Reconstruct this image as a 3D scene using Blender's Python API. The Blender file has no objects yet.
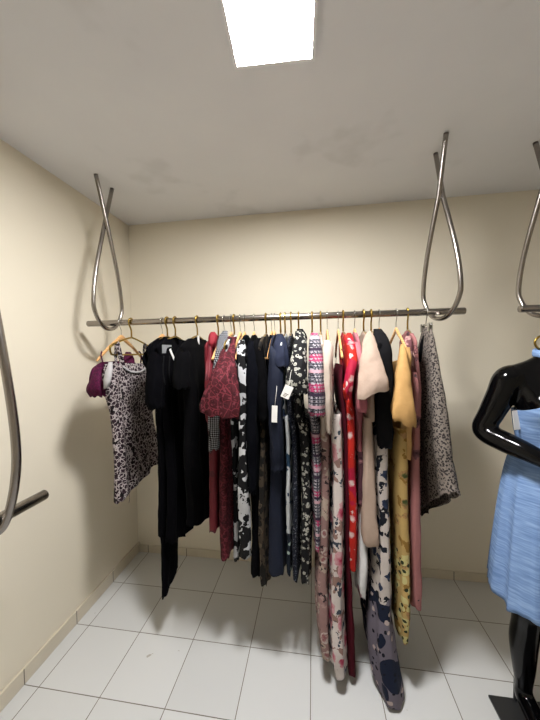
import bpy, bmesh, math, random
import numpy as np
from mathutils import Vector, Matrix, noise as mnoise
S = bpy.context.scene
COL = S.collection
PI = math.pi
random.seed(7)

# ---------------------------------------------------------------- room survey (metres)
H_EYE = 1.628; XL = -1.444; YB = 2.168; ZC = 2.65; XR = 2.55; YF = -1.65
RAIL_Y = 1.60; RAIL_Z = 1.8135
YAW, PITCH, ROLL, FPX = .1469, -.0304, -.0174, 291.28
def cam_axes():
    cy, sy = math.cos(YAW), math.sin(YAW); cp, sp = math.cos(PITCH), math.sin(PITCH)
    cr, sr = math.cos(ROLL), math.sin(ROLL)
    f = Vector((-sy*cp, cy*cp, sp)); rt = Vector((cy, sy, 0)); up = rt.cross(f)
    return cr*rt+sr*up, -sr*rt+cr*up, f
CR, CU, CF = cam_axes()
EYE = Vector((0, 0, H_EYE))
def ray(px, py): return CF + (px-270)/FPX*CR + (360-py)/FPX*CU
def at_y(px, py, y):                    # survey: where a sight line meets the vertical plane at depth y
    d = ray(px, py); return EYE + d*(y/d.y)
def z_of(py, x, y):                     # survey: height on the vertical line (x, y)
    def p(z):
        v = Vector((x, y, z))-EYE; return 360-FPX*v.dot(CU)/v.dot(CF)
    a, b = p(0), p(1); return (py-a)/(b-a)

# ---------------------------------------------------------------- materials
def lin(c):
    if isinstance(c, str): c = [int(c[i:i+2], 16)/255 for i in (0, 2, 4)]
    return tuple((v/12.92 if v <= .04045 else ((v+.055)/1.055)**2.4) for v in c)+(1,)
class NT:
    def __init__(s, name):
        s.m = bpy.data.materials.new(name); s.m.use_nodes = True
        s.t = s.m.node_tree; s.b = s.t.nodes['Principled BSDF']
        s.tc = s.n('ShaderNodeTexCoord')
    def n(s, typ, **kw):
        nd = s.t.nodes.new(typ)
        for k, v in kw.items(): setattr(nd, k, v)
        return nd
    def l(s, a, b): s.t.links.new(a, b)
    def put(s, sock, v):
        if hasattr(v, 'is_output'): s.l(v, sock)
        else: sock.default_value = v
    def math(s, op, a, b=0.0, c=None):
        nd = s.n('ShaderNodeMath', operation=op); s.put(nd.inputs[0], a); s.put(nd.inputs[1], b)
        if c is not None: s.put(nd.inputs[2], c)
        return nd.outputs[0]
    def mix(s, f, a, b):
        nd = s.n('ShaderNodeMix', data_type='RGBA'); s.put(nd.inputs[0], f); s.put(nd.inputs[6], a); s.put(nd.inputs[7], b)
        return nd.outputs[2]
    def noise(s, sc, det=2, vec=None, out='Fac'):
        nd = s.n('ShaderNodeTexNoise'); nd.inputs['Scale'].default_value = sc; nd.inputs['Detail'].default_value = det
        s.l(vec if vec is not None else s.tc.outputs['Object'], nd.inputs['Vector']); return nd.outputs[out]
    def warp(s, sc, amt, off=(0, 0, 0)):
        v = s.n('ShaderNodeVectorMath', operation='MULTIPLY_ADD')
        s.l(s.noise(sc, 2, out='Color'), v.inputs[0]); v.inputs[1].default_value = (amt,)*3
        w = s.n('ShaderNodeVectorMath', operation='ADD'); s.l(s.tc.outputs['Object'], w.inputs[0]); w.inputs[1].default_value = off
        s.l(w.outputs[0], v.inputs[2]); return v.outputs[0]
    def vor(s, sc, vec, feat='F1'):
        nd = s.n('ShaderNodeTexVoronoi', feature=feat); nd.inputs['Scale'].default_value = sc
        s.l(vec, nd.inputs['Vector']); return nd
    def ramp(s, fac, stops, interp='LINEAR'):
        nd = s.n('ShaderNodeValToRGB'); cr = nd.color_ramp; cr.interpolation = interp
        while len(cr.elements) < len(stops): cr.elements.new(.5)
        for e, (p, c) in zip(cr.elements, stops): e.position = p; e.color = lin(c) if not isinstance(c, tuple) or len(c) < 4 else c
        s.l(fac, nd.inputs[0]); return nd.outputs[0]
    def bump(s, h, st=.3, dist=.002):
        nd = s.n('ShaderNodeBump'); nd.inputs['Strength'].default_value = st; nd.inputs['Distance'].default_value = dist
        s.l(h, nd.inputs['Height']); s.l(nd.outputs[0], s.b.inputs['Normal'])
    def sep(s, vec=None):
        nd = s.n('ShaderNodeSeparateXYZ'); s.l(vec if vec is not None else s.tc.outputs['Object'], nd.inputs[0]); return nd.outputs
    def done(s, col, rough=.8, metal=0., spec=.5, sheen=0.):
        s.put(s.b.inputs['Base Color'], col); s.put(s.b.inputs['Roughness'], rough)
        s.b.inputs['Metallic'].default_value = metal; s.b.inputs['Specular IOR Level'].default_value = spec
        s.b.inputs['Sheen Weight'].default_value = sheen
        return s.m
def simple(name, col, rough=.5, metal=0., spec=.5, var=.0, sc=30):
    t = NT(name); c = lin(col)
    if var:
        d = tuple(v*(1-var) for v in c[:3])+(1,); c = t.mix(t.noise(sc), d, c)
    return t.done(c, rough, metal, spec)
DYE = .60
def dye(c): return tuple(v*DYE for v in lin(c)[:3])+(1,)
def fabric(name, base, layers=(), rough=.85, spec=.25, weave=900, sheen=.0, bump=.25):
    """cloth: base colour, printed motifs laid over it, fine weave relief"""
    t = NT(name)
    b = dye(base); col = t.mix(t.noise(60, 3), tuple(v*.82 for v in b[:3])+(1,), b)
    obj = t.tc.outputs['Object']
    for i, L in enumerate(layers):
        k, sc, p, c = L[:4]; off = (i*3.1+1, i*1.7, i*2.3)
        if k == 'spots':      # solid irregular blots
            m = t.math('LESS_THAN', t.vor(sc, t.warp(sc*.9, .6/sc, off)).outputs['Distance'], p); cc = dye(c)
        elif k == 'flower':   # scattered blossoms, petals round a heart
            v = t.vor(sc, t.warp(sc*1.6, .75/sc, off)); d = v.outputs['Distance']
            r = t.sep(v.outputs['Color'])
            m = t.math('MULTIPLY', t.math('LESS_THAN', d, .46), t.math('LESS_THAN', r[0], p))
            cc = t.ramp(t.math('ADD', d, t.math('MULTIPLY', t.math('SUBTRACT', t.noise(sc*6), .5), .35)), [(.05, dye(c[0])), (.2, dye(c[1])), (.4, dye(c[2]))])
        elif k == 'leaf':     # broken strokes
            m = t.math('GREATER_THAN', t.noise(sc, 3, t.warp(sc*.5, .5/sc, off)), p); cc = dye(c)
        elif k == 'edge':     # net of lace threads
            m = t.math('LESS_THAN', t.vor(sc, t.warp(sc*.5 if len(L) < 5 else sc*1.3, (.4 if len(L) < 5 else L[4])/sc, off), 'DISTANCE_TO_EDGE').outputs['Distance'], p); cc = dye(c)
        elif k == 'check':
            xyz = t.sep()
            a = t.math('SINE', t.math('MULTIPLY', t.math('ADD', t.math('ADD', xyz[1], xyz[0]), xyz[2]), sc))
            d = t.math('SINE', t.math('MULTIPLY', t.math('SUBTRACT', t.math('ADD', xyz[1], xyz[0]), xyz[2]), sc))
            m = t.math('GREATER_THAN', t.math('MULTIPLY', a, d), p); cc = dye(c)
        elif k == 'band':     # horizontal bands down the cloth
            xyz = t.sep(); m = t.math('GREATER_THAN', t.math('SINE', t.math('MULTIPLY_ADD', xyz[2], sc, L[4])), p); cc = dye(c)
        elif k == 'below':    # border print that fades in towards the hem
            xyz = t.sep(); z = t.math('ADD', xyz[2], t.math('MULTIPLY', t.noise(9, 2), .12))
            m = t.math('MULTIPLY', t.math('LESS_THAN', z, p), t.math('LESS_THAN', t.vor(sc, t.warp(sc, .6/sc, off)).outputs['Distance'], L[4])); cc = dye(c)
        elif k == 'lowfield': # plain field below a height
            xyz = t.sep(); z = t.math('ADD', xyz[2], t.math('MULTIPLY', t.noise(12, 2), .1))
            m = t.math('LESS_THAN', z, p); cc = dye(c)
        col = t.mix(m, col, cc)
    t.bump(t.math('ADD', t.math('MULTIPLY', t.noise(weave, 1), .25), t.noise(38, 3, t.warp(6, .1))), bump+.2, .004)
    return t.done(col, rough, 0, spec, sheen)

M = {}
def mats():
    t = NT('wall_paint'); n = t.noise(2.2, 3)
    c = t.mix(n, lin('e0d8c5'), lin('e6decd')); t.bump(t.noise(90, 4), .12, .002); M['wall'] = t.done(c, .7, 0, .3)
    t = NT('ceiling_paint'); n = t.noise(3.2, 3)
    c = t.ramp(n, [(.30, 'd7d7d9'), (.40, 'e0e0e3'), (.8, 'e4e4e6')]); t.bump(t.noise(60, 4), .1, .002); M['ceil'] = t.done(c, .85, 0, .2)
    # square floor tiles, laid from a narrow cut strip on the left wall
    t = NT('floor_tile'); xyz = t.sep()
    def cell(o, off, size):
        q = t.math('DIVIDE', t.math('SUBTRACT', o, off), size)
        return t.math('FRACT', q), t.math('FLOOR', q)
    fx, ix = cell(xyz[0], -1.3522, .33); fy, iy = cell(xyz[1], 1.1956, .3239)
    def gap(f, w): return t.math('GREATER_THAN', t.math('ABSOLUTE', t.math('SUBTRACT', f, .5)), .5-w)
    g = t.math('MAXIMUM', gap(fx, .0058), gap(fy, .0058))
    wn = t.n('ShaderNodeTexWhiteNoise', noise_dimensions='2D'); cb = t.n('ShaderNodeCombineXYZ'); t.l(ix, cb.inputs[0]); t.l(iy, cb.inputs[1]); t.l(cb.outputs[0], wn.inputs['Vector'])
    tile = t.mix(wn.outputs['Value'], lin('cfd0d0'), lin('d6d7d7'))
    tile = t.mix(t.math('GREATER_THAN', t.noise(14, 4), .735), tile, lin('b0aca4'))
    dirt = t.mix(t.noise(9, 3), lin('4d473e'), lin('8d867a'))
    c = t.mix(g, tile, dirt)
    rg = t.math('MULTIPLY_ADD', t.noise(5, 3), .16, .26)
    rg = t.math('MAXIMUM', rg, t.math('MULTIPLY', g, .8))
    t.bump(t.math('SUBTRACT', 1.0, g), .35, .0015)
    M['tile'] = t.done(c, rg, 0, .45)
    t = NT('skirting_tile'); xyz = t.sep()
    _, i1 = cell(xyz[0], 0, .33)
    f1, _ = cell(xyz[1], 1.1956, .3239); f2, _ = cell(xyz[0], -1.3522, .33)
    sel = t.n('ShaderNodeNewGeometry'); nrm = t.sep(sel.outputs['Normal'])
    ax = t.math('GREATER_THAN', t.math('ABSOLUTE', nrm[0]), .6)
    ay = t.math('GREATER_THAN', t.math('ABSOLUTE', nrm[1]), .6)
    g = t.math('MAXIMUM', t.math('MULTIPLY', gap(f1, .008), ax), t.math('MULTIPLY', gap(f2, .008), ay))
    c = t.mix(g, t.mix(t.noise(8, 3), lin('cdc4b1'), lin('d8cfbd')), lin('6e665a')); M['skirt'] = t.done(c, .4, 0, .4)
    t = NT('brushed_steel'); n = t.noise(6, 2)
    M['steel'] = t.done(t.mix(n, lin('8f8984'), lin('a19b96')), t.math('MULTIPLY_ADD', n, .06, .22), 1., .5)
    M['brass'] = simple('gilt_metal', 'a98d45', .28, 1., .5, .15)
    M['chrome'] = simple('silver_wire', 'b0b0ae', .25, 1.)
    t = NT('beech_wood'); w = t.n('ShaderNodeTexWave', wave_type='BANDS', bands_direction='Z'); w.inputs['Scale'].default_value = 25; w.inputs['Distortion'].default_value = 5
    t.l(t.tc.outputs['Object'], w.inputs['Vector']); M['wood'] = t.done(t.mix(w.outputs['Fac'], lin('c9965c'), lin('d9ab74')), .45, 0, .4)
    M['gloss'] = simple('black_lacquer', '050506', .10, 0, .25)
    M['plate'] = simple('dark_plate', '343537', .35, .3, .5, .1)
    M['paper'] = simple('white_card', 'e6e4e0', .7, 0, .3, .04)
    M['grey_label'] = simple('satin_label', '8b8d90', .6, 0, .3, .2)
    M['lightframe'] = simple('white_plastic', 'e8e8ea', .5)
    t = NT('lamp_diffuser'); t.b.inputs['Emission Color'].default_value = (1, .985, .97, 1); t.b.inputs['Emission Strength'].default_value = PANEL
    M['lamp'] = t.done(lin('f0f0f0'), .5)
    t = NT('blue_slub'); xyz = t.sep()
    mp = t.n('ShaderNodeMapping'); mp.inputs['Scale'].default_value = (12, 12, 160); t.l(t.tc.outputs['Object'], mp.inputs[0])
    n = t.noise(1., 4, mp.outputs[0]); c = t.ramp(n, [(.3, '6583b2'), (.5, '7a98c6'), (.68, '90acd4')])
    t.bump(n, .3, .002); M['blue'] = t.done(c, .85, 0, .2)
    F = fabric
    M['leopard'] = F('leopard_print', '3a2733', [('edge', 46, .085, 'd6cac9', .9), ('leaf', 46, .60, '120b10')])
    M['leoline'] = F('white_lining', 'e2dfe0')
    M['purple'] = F('magenta_lace', '6c1349', [('edge', 90, .07, '3c0a2b'), ('leaf', 55, .6, '4e0e38')])
    M['black'] = F('black_crepe', '07070c', rough=.95, spec=.06)
    M['black2'] = F('black_jersey', '09090c', rough=.95, spec=.07)
    M['ink'] = F('blue_black_cotton', '090b13', rough=.95, spec=.07)
    M['charcoal'] = F('charcoal_suiting', '1d1d20', rough=.9, spec=.1)
    M['crimson'] = F('crimson_satin', '7a1224', [('leaf', 22, .58, '5a0c1c')], rough=.6, spec=.35)
    M['coral'] = F('coral_ruffle', 'a02434', rough=.7)
    M['houndstooth'] = F('houndstooth', 'b4b5bd', [('check', 300, -.1, '101016')])
    M['burgundy'] = F('burgundy_lace', '4f101b', [('edge', 30, .045, '7d2c38'), ('spots', 30, .3, '3c0a14'), ('leaf', 60, .6, '7c3440')], bump=.9, weave=220)
    M['bwfloral'] = F('black_white_floral', 'eeeff3', [('leaf', 15, .50, '0c0c10'), ('flower', 26, .4, ('0c0c10', '131318', '0c0c10'))])
    M['darkfloral'] = F('dark_brown_floral', '17130f', [('leaf', 20, .52, '4b4033'), ('flower', 24, .4, ('5a4e40', '3c342a', '66594a')), ('leaf', 40, .62, '14110e')])
    M['navy'] = F('navy_crepe', '1a2238', rough=.8)
    M['navy2'] = F('navy_cotton', '1f2740', rough=.85)
    M['whitefloral'] = F('white_blue_floral', 'eaeff2', [('flower', 20, .32, ('121722', '1f2a44', '2b3a58')), ('leaf', 16, .60, '2d4a66'), ('lowfield', 0, -.93, '14202f'), ('below', 30, -.90, 'bcd0c8', .3)])
    M['navydot'] = F('navy_pin_dot', '141a2c', [('spots', 130, .24, 'a9adba')])
    M['greyfloral'] = F('black_grey_floral', '141418', [('flower', 52, .7, ('c9c8b8', 'a9a89c', 'cfcdc4')), ('leaf', 40, .56, '141418')])
    M['tribal'] = F('pink_grey_geometric', '8a8894', [('check', 330, .0, '232230'), ('band', 48, .62, 'd04a7c', 1.2), ('check', 200, .3, 'c9c2ca'), ('check', 410, .55, '1d1c2a'), ('band', 62, .93, '3c2c44', .4), ('band', 40, .965, 'e8b7c4', 2.6)])
    M['mauvefloral'] = F('mauve_rose_floral', 'b38e8a', [('flower', 13, .5, ('8a5058', '6c3b45', 'c2a09a')), ('leaf', 17, .58, 'cbb6a6'), ('leaf', 34, .62, '3c3034'), ('flower', 19, .25, ('d9c6bb', '9c5a60', 'e2d3c8'))])
    M['cream'] = F('cream_satin', 'dccabb', [('leaf', 20, .64, 'b59d88')], rough=.55, spec=.35)
    M['blushfloral'] = F('blush_rose_floral', 'fff2ec', [('leaf', 16, .58, 'a8857c'), ('leaf', 24, .60, '47505f'), ('flower', 11, .6, ('a01c38', 'd05270', 'ecb4ba')), ('flower', 15, .22, ('f2e8e2', '3e4a60', '263246'))])
    M['maroon'] = F('maroon_velvet', '5a0c20', rough=.85, spec=.15)
    M['redfloral'] = F('red_floral', 'dd2a1e', [('leaf', 9, .54, 'c01540'), ('flower', 26, .3, ('f6e6dc', 'f3d9d2', 'e88a8e')), ('leaf', 30, .67, 'f0e3dc')], rough=.7)
    M['pink'] = F('pink_blouse', 'd7808c', rough=.75)
    M['mulberry'] = F('mulberry_floral', '5d3844', [('flower', 22, .4, ('c08d92', '8c5a64', '402530'))])
    M['whitespot'] = F('white_sparse_floral', 'ffffff', [('flower', 16, .16, ('9a3b4c', '5c3340', 'b0868c'))])
    M['beige'] = F('beige_linen', 'd4baa8', rough=.85)
    M['navybloom'] = F('ivory_navy_bloom', 'efe3dc', [('leaf', 24, .575, '141927'), ('flower', 20, .3, ('1c2740', '26324e', '3f4b6a')), ('lowfield', 0, -1.20, '827a88'), ('below', 8, -1.18, '18223c', .46), ('below', 19, -1.2, 'd8c4be', .24), ('below', 30, -1.18, '0f1424', .24)])
    M['yellow'] = F('apricot_crepe', 'e7b673', rough=.75)
    M['yellowfloral'] = F('yellow_floral', 'e2be78', [('leaf', 18, .585, 'a9813f'), ('flower', 20, .25, ('3f4a2a', '5d6a3c', 'c99c68')), ('below', 26, -.98, 'e8dc98', .46), ('below', 34, -.98, '35402a', .3)])
    M['rose'] = F('dusty_rose', 'c58483', [('flower', 17, .18, ('2c2a34', '6b4a52', '8f626a')), ('leaf', 26, .70, '4a3a42')])
    M['mauveprint'] = F('mauve_print', '8d5a60', [('leaf', 30, .55, 'd3a7a0'), ('flower', 30, .4, ('3f2a34', '55363e', 'b98486'))])
    M['greyweave'] = F('grey_basket_print', '9b9087', [('spots', 105, .46, '3b3534')])
PANEL = 245.0
mats()

# ---------------------------------------------------------------- object helpers
def link(name, me, mat, parent=None, loc=(0, 0, 0), smooth=True):
    me.materials.clear(); me.materials.append(mat)
    if smooth:
        for p in me.polygons: p.use_smooth = True
    o = bpy.data.objects.new(name, me); COL.objects.link(o); o.location = loc
    if parent: o.parent = parent
    return o
def thing(name, label, cat, loc, group=None):
    o = bpy.data.objects.new(name, None); COL.objects.link(o); o.location = loc; o.empty_display_size = .05
    o['label'] = label; o['category'] = cat
    if group: o['group'] = group
    return o
def grid_mesh(name, rings, closed=True, capends=(False, False)):
    n = len(rings[0]); vs = [v for r in rings for v in r]; fs = []
    for i in range(len(rings)-1):
        for j in range(n if closed else n-1):
            k = (j+1) % n; fs.append((i*n+j, i*n+k, (i+1)*n+k, (i+1)*n+j))
    if capends[0]: fs.append(tuple(range(n))[::-1])
    if capends[1]: fs.append(tuple((len(rings)-1)*n+j for j in range(n)))
    me = bpy.data.meshes.new(name); me.from_pydata([tuple(v) for v in vs], [], fs)
    bm = bmesh.new(); bm.from_mesh(me); bmesh.ops.recalc_face_normals(bm, faces=bm.faces); bm.to_mesh(me); bm.free()
    return me
def catmull(pts, n):
    P = [np.array(p, float) for p in pts]; P = [2*P[0]-P[1]]+P+[2*P[-1]-P[-2]]; out = []
    for i in range(1, len(P)-2):
        for k in range(n):
            t = k/n; a, b, c, d = P[i-1:i+3]
            out.append(.5*((2*b)+(c-a)*t+(2*a-5*b+4*c-d)*t*t+(3*b-a-3*c+d)*t**3))
    out.append(P[-2]); return out
def tube_rings(path, rad, seg=10):
    path = [Vector(p) for p in path]; rings = []
    t0 = (path[1]-path[0]).normalized(); ref = Vector((1, 0, 0)) if abs(t0.x) < .9 else Vector((0, 0, 1))
    nrm = (ref-t0*ref.dot(t0)).normalized()
    for i, p in enumerate(path):
        t = (path[min(i+1, len(path)-1)]-path[max(i-1, 0)]).normalized()
        nrm = (nrm-t*nrm.dot(t)).normalized(); b = t.cross(nrm)
        r = rad[i] if hasattr(rad, '__len__') else rad
        ra, rb = r if hasattr(r, '__len__') else (r, r)
        rings.append([p+nrm*(ra*math.cos(2*PI*k/seg))+b*(rb*math.sin(2*PI*k/seg)) for k in range(seg)])
    return rings
def tube(name, path, rad, mat, parent=None, seg=10, loc=(0, 0, 0)):
    return link(name, grid_mesh(name, tube_rings(path, rad, seg), True, (True, True)), mat, parent, loc)
def box_bm(bm, lo, hi, bev=0.):
    r = bmesh.ops.create_cube(bm, size=1.); vs = r['verts']
    for v in vs:
        v.co = Vector([lo[i]+(v.co[i]+.5)*(hi[i]-lo[i]) for i in range(3)])
    if bev:
        es = list({e for v in vs for e in v.link_edges})
        bmesh.ops.bevel(bm, geom=es, offset=bev, segments=2, affect='EDGES', profile=.6)
def box(name, lo, hi, mat, parent=None, bev=0., loc=(0, 0, 0)):
    bm = bmesh.new(); box_bm(bm, lo, hi, bev); me = bpy.data.meshes.new(name); bm.to_mesh(me); bm.free()
    return link(name, me, mat, parent, loc, False)
def struct(o): o['kind'] = 'structure'; return o

# ---------------------------------------------------------------- room shell
W = .12
struct(box('floor', (XL-W, YF-W, -.1), (XR+W, YB+W, 0), M['tile']))
struct(box('ceiling', (XL-W, YF-W, ZC), (XR+W, YB+W, ZC+.1), M['ceil']))
struct(box('wall_left', (XL-W, YF-W, 0), (XL, YB+W, ZC), M['wall']))
struct(box('wall_right', (XR, YF-W, 0), (XR+W, YB+W, ZC), M['wall']))
struct(box('wall_back', (XL, YB, 0), (XR, YB+W, ZC), M['wall']))
struct(box('wall_front', (XL, YF-W, 0), (XR, YF, ZC), M['wall']))
struct(box('baseboard_left', (XL, YF, 0), (XL+.012, YB, .080), M['skirt'], bev=.003))
struct(box('baseboard_back', (XL+.012, YB-.010, 0), (XR, YB, .062), M['skirt'], bev=.003))
struct(box('baseboard_right', (XR-.012, YF, 0), (XR, YB-.01, .085), M['skirt'], bev=.003))

# ---------------------------------------------------------------- ceiling lamps
def lamp(cx, cy, sx, sy, label, rot=0.):
    t = thing('ceiling_light', label, 'ceiling light', (cx, cy, ZC), 'square ceiling lights'); t.rotation_euler.z = rot
    bm = bmesh.new(); w = .012
    for lo, hi in (((-sx/2, -sy/2), (sx/2, -sy/2+w)), ((-sx/2, sy/2-w), (sx/2, sy/2)), ((-sx/2, -sy/2+w), (-sx/2+w, sy/2-w)), ((sx/2-w, -sy/2+w), (sx/2, sy/2-w))):
        box_bm(bm, (*lo, -.014), (*hi, 0))
    me = bpy.data.meshes.new('frame'); bm.to_mesh(me); bm.free(); link('frame', me, M['lightframe'], t, smooth=False)
    box('diffuser', (-sx/2+w, -sy/2+w, -.010), (sx/2-w, sy/2-w, 0), M['lamp'], t)
lamp(-.115, .905, .285, .30, 'bright square ceiling light in front of the clothes rail', .05)

# ---------------------------------------------------------------- hanging rails with teardrop loops
def loop_path(hw, z_rail, z_cross, z_top, splay, drop=.036, wide=.15):
    z0 = z_rail-drop
    right = [(-splay, z_top), (0, z_cross), (hw*.72, z0+(z_cross-z0)*.55), (hw, z0+wide), (hw*.9, z0+wide*.52), (hw*.5, z0+wide*.12), (0, z0)]
    left = [(-a, b) for a, b in right[::-1][1:]]
    return right+left
def rail(name, label, ends, axis, z, loops, rr=.0175, rl=.0115, group=None, **kw):
    """axis 'x': along the back wall at y = RAIL_Y; axis 'y': along the left wall"""
    fixed = kw.pop('fixed'); t = thing(name, label, 'clothes rail', ((ends[0]+ends[1])/2, fixed, z) if axis == 'x' else (fixed, (ends[0]+ends[1])/2, z), group)
    L = (ends[1]-ends[0])/2
    path = [(-L, 0, 0), (-L+.003, 0, 0), (L-.003, 0, 0), (L, 0, 0)]
    if axis == 'y': path = [(0, p[0], 0) for p in path]
    tube('bar', path, [rr-.002, rr, rr, rr-.002], M['steel'], t, 20)
    for c, sgn, twist in loops:
        pts = catmull(loop_path(z_rail=0, z_top=ZC-z, **kw), 8)
        q = []
        for i, (a, b) in enumerate(pts):
            side = .012*(1-2*i/(len(pts)-1)) if b > .2 else .012*(1-2*i/(len(pts)-1))
            k = twist*(-a*sgn) if b < kw['z_cross'] else (-.09*a*sgn if twist > .1 else .1*a*sgn)
            q.append((c-t.location.x+side+k, a*sgn, b) if axis == 'x' else (a*sgn, c-t.location.y+side, b))
        tube('hanging_loop', q, rl, M['steel'], t, 14)
    return t
rail('clothes_rail', 'long steel clothes rail hung on two teardrop loops and loaded with dresses', (-1.353, .759), 'x', RAIL_Z, [(-1.212, 1, -.05), (.645, -1, .36)], fixed=RAIL_Y, hw=.107, z_cross=.58, splay=.074, wide=.16)
rail('clothes_rail', 'steel clothes rail above the mannequin, cut by the right edge', (1.005, 2.35), 'x', RAIL_Z, [(1.112, -1, .36), (2.2, -1, .42)], fixed=RAIL_Y, hw=.107, z_cross=.58, splay=.074, wide=.16)
rail('clothes_rail', 'low empty steel clothes rail along the left wall', (-.85, 1.034), 'y', 1.054, [(.83, 1, 0), (-.65, 1, 0)], rr=.0205, rl=.0135, fixed=-1.1, hw=.106, z_cross=1.0, splay=.07, wide=.32)

# ---------------------------------------------------------------- hangers
def hook_path(r=.0235, top=0., length=.095):
    p = []
    for k in range(15):
        a = math.radians(-70+k*(270-10)/14)
        p.append((0, -r*math.cos(a)*1., r*math.sin(a)))
    # from the open tip over the rail down to the stem
    p = [(0, r*math.cos(math.radians(a)), r*math.sin(math.radians(a))) for a in range(-25, 221, 15)]
    p += [(0, -.006, -.036), (0, 0, -.05), (0, 0, -length)]
    return p
HP = {}
def proto(kind):
    """shared meshes of one hanger; local origin = rail axis, hanger lies in the y-z plane"""
    if kind in HP: return HP[kind]
    out = []
    up = Vector((0, 0, .0))
    if kind == 'brass':
        out.append(('hook', grid_mesh('hook', tube_rings(catmull(hook_path(), 2), .0046, 8), True, (True, True)), M['brass']))
        sh = [(0, 0, -.090), (0, .05, -.100), (0, .12, -.120), (0, .165, -.134), (0, .186, -.148), (0, .190, -.165), (0, .182, -.182), (0, .16, -.190), (0, 0, -.192)]
        ring = sh+[(a, -b, c) for a, b, c in sh[::-1][1:]]
        out.append(('frame', grid_mesh('frame', tube_rings(catmull(ring, 5), .0052, 8), True, (True, True)), M['brass']))
    elif kind == 'wood':
        out.append(('hook', grid_mesh('hook', tube_rings(catmull(hook_path(), 2), .0018, 8), True, (True, True)), M['chrome']))
        arm = [(0, -.208, -.222), (0, -.17, -.192), (0, -.10, -.142), (0, -.04, -.108), (0, -.012, -.090), (0, .012, -.090), (0, .04, -.108), (0, .10, -.142), (0, .17, -.192), (0, .208, -.222)]
        path = catmull(arm, 4); n = len(path)
        rad = [(.006, .006+.009*(1-abs(2*i/(n-1)-1))) for i in range(n)]
        out.append(('shoulder_bar', grid_mesh('shoulder_bar', tube_rings(path, rad, 12), True, (True, True)), M['wood']))
    else:
        out.append(('hook', grid_mesh('hook', tube_rings(catmull(hook_path(.0225, length=.07), 2), .002, 8), True, (True, True)), M['chrome']))
        out.append(('clip_bar', grid_mesh('clip_bar', tube_rings([(0, -.07, -.07), (0, -.06, -.068), (0, .06, -.068), (0, .07, -.07)], .0035, 8), True, (True, True)), M['chrome']))
        for s in (-.05, .05):
            bm = bmesh.new(); box_bm(bm, (-.009, s-.010, -.100), (-.004, s+.010, -.058), .001); box_bm(bm, (.004, s-.010, -.100), (.009, s+.010, -.058), .001); box_bm(bm, (-.006, s-.003, -.078), (.006, s+.003, -.066))
            me = bpy.data.meshes.new('clip'); bm.to_mesh(me); bm.free(); out.append(('clip', me, M['chrome']))
    for nm, me, m in out:
        me.materials.clear(); me.materials.append(m)
        if nm != 'clip':
            for p in me.polygons: p.use_smooth = True
    HP[kind] = out
    return out
HNAME = {'brass': 'brass_hanger', 'wood': 'wooden_hanger', 'clip': 'clip_hanger'}
def hanger(kind, x, label, yaw=0., dz=0.):
    g = {'brass': 'brass hangers on the long rail', 'wood': 'wooden hangers on the long rail', 'clip': None}[kind]
    t = thing(HNAME[kind], label, 'hanger', (x, RAIL_Y, RAIL_Z+dz), g); t.rotation_euler.z = yaw
    for nm, me, m in proto(kind):
        o = bpy.data.objects.new(nm, me); COL.objects.link(o); o.parent = t
    return t

# ---------------------------------------------------------------- cloth lofts
def cloth(name, stations, mat, parent, seg=72, k=9, amp=.42, ph=None, ripple=.0, power=.58, open_front=None, sub=10, hem_turn=True, wob=1.):
    """stations: (z, x0, x1, y0, y1[, dz per metre of y, dz per metre of x]); a hollow of cloth with vertical folds"""
    st = [tuple(s)+(0.,)*(7-len(s)) for s in stations]
    if ph is None: ph = (len(COL.objects)*1.37) % 6.28
    P = catmull(st, sub); zt, zb = st[0][0], st[-1][0]; rings = []; base = parent.location
    for z, x0, x1, y0, y1, ty, tx in P:
        f = min(1, max(0, (zt-z)/max(zt-zb, 1e-4))); g = f**.6
        xc, a, yc, b = (x0+x1)/2, max(.002, (x1-x0)/2), (y0+y1)/2, max(.002, (y1-y0)/2)
        xc += wob*.12*a*math.sin(7*z+ph); yo = wob*.006*math.sin(11*z+ph*1.7)*g
        ring = []
        for j in range(seg):
            t = 2*PI*j/seg; c, s = math.cos(t), math.sin(t)
            u = math.copysign(abs(c)**(.9 if power > .6 else .6), c); w = math.copysign(abs(s)**power, s)
            fold = .5+.5*math.sin(k*u*1.6+ph+(1.3 if s > 0 else 0)+.6*math.sin(3*z+ph))
            fold2 = .5+.5*math.sin(k*2.3*u+ph*2.1+(2. if s > 0 else 0))
            wa = a*w*(1-amp*g*(.75*fold+.25*fold2)*min(1, abs(s)*1.6))
            rp = 1+ripple*g*math.sin(k*t+ph)
            yy = yc+yo+b*u*rp; xx = xc+wa*rp
            zz = z+ty*(yy-yc)+tx*(xx-xc)
            zz += .006*f**3*math.sin(k*1.5*t+ph*3)
            q = Vector((xx*14+ph, yy*15, z*9)); wr = min(1., .25+g*1.3)*min(.0045 if power < .6 else .008, .22*a+.001)
            xx += wr*(mnoise.noise(q)+.5*mnoise.noise(q*2.3)); yy += wr*1.2*(mnoise.noise(q+Vector((9, 3, 5)))+.5*mnoise.noise(q*2.1+Vector((4, 8, 1))))
            ring.append(Vector((xx, yy, zz))-base)
        rings.append(ring)
    if open_front:                       # neckline: lower one face at the top
        depth, half, sd = open_front
        for i, r in enumerate(rings[:sub*3]):
            for j, v in enumerate(r):
                t = 2*PI*j/seg
                if math.sin(t)*sd > 0:
                    q = max(0, 1-abs(v.y+base.y-RAIL_Y)/half); lim = RAIL_Z-.10-depth*q-base.z
                    if q > 0 and v.z > lim: v.z = lim
    if hem_turn:
        last = rings[-1]; c = sum(last, Vector())/len(last)
        rings.append([v+(Vector((c.x, c.y, v.z))-v)*.12+Vector((0, 0, .004)) for v in last])
    return link(name, grid_mesh(name, rings), mat, parent)
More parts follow.
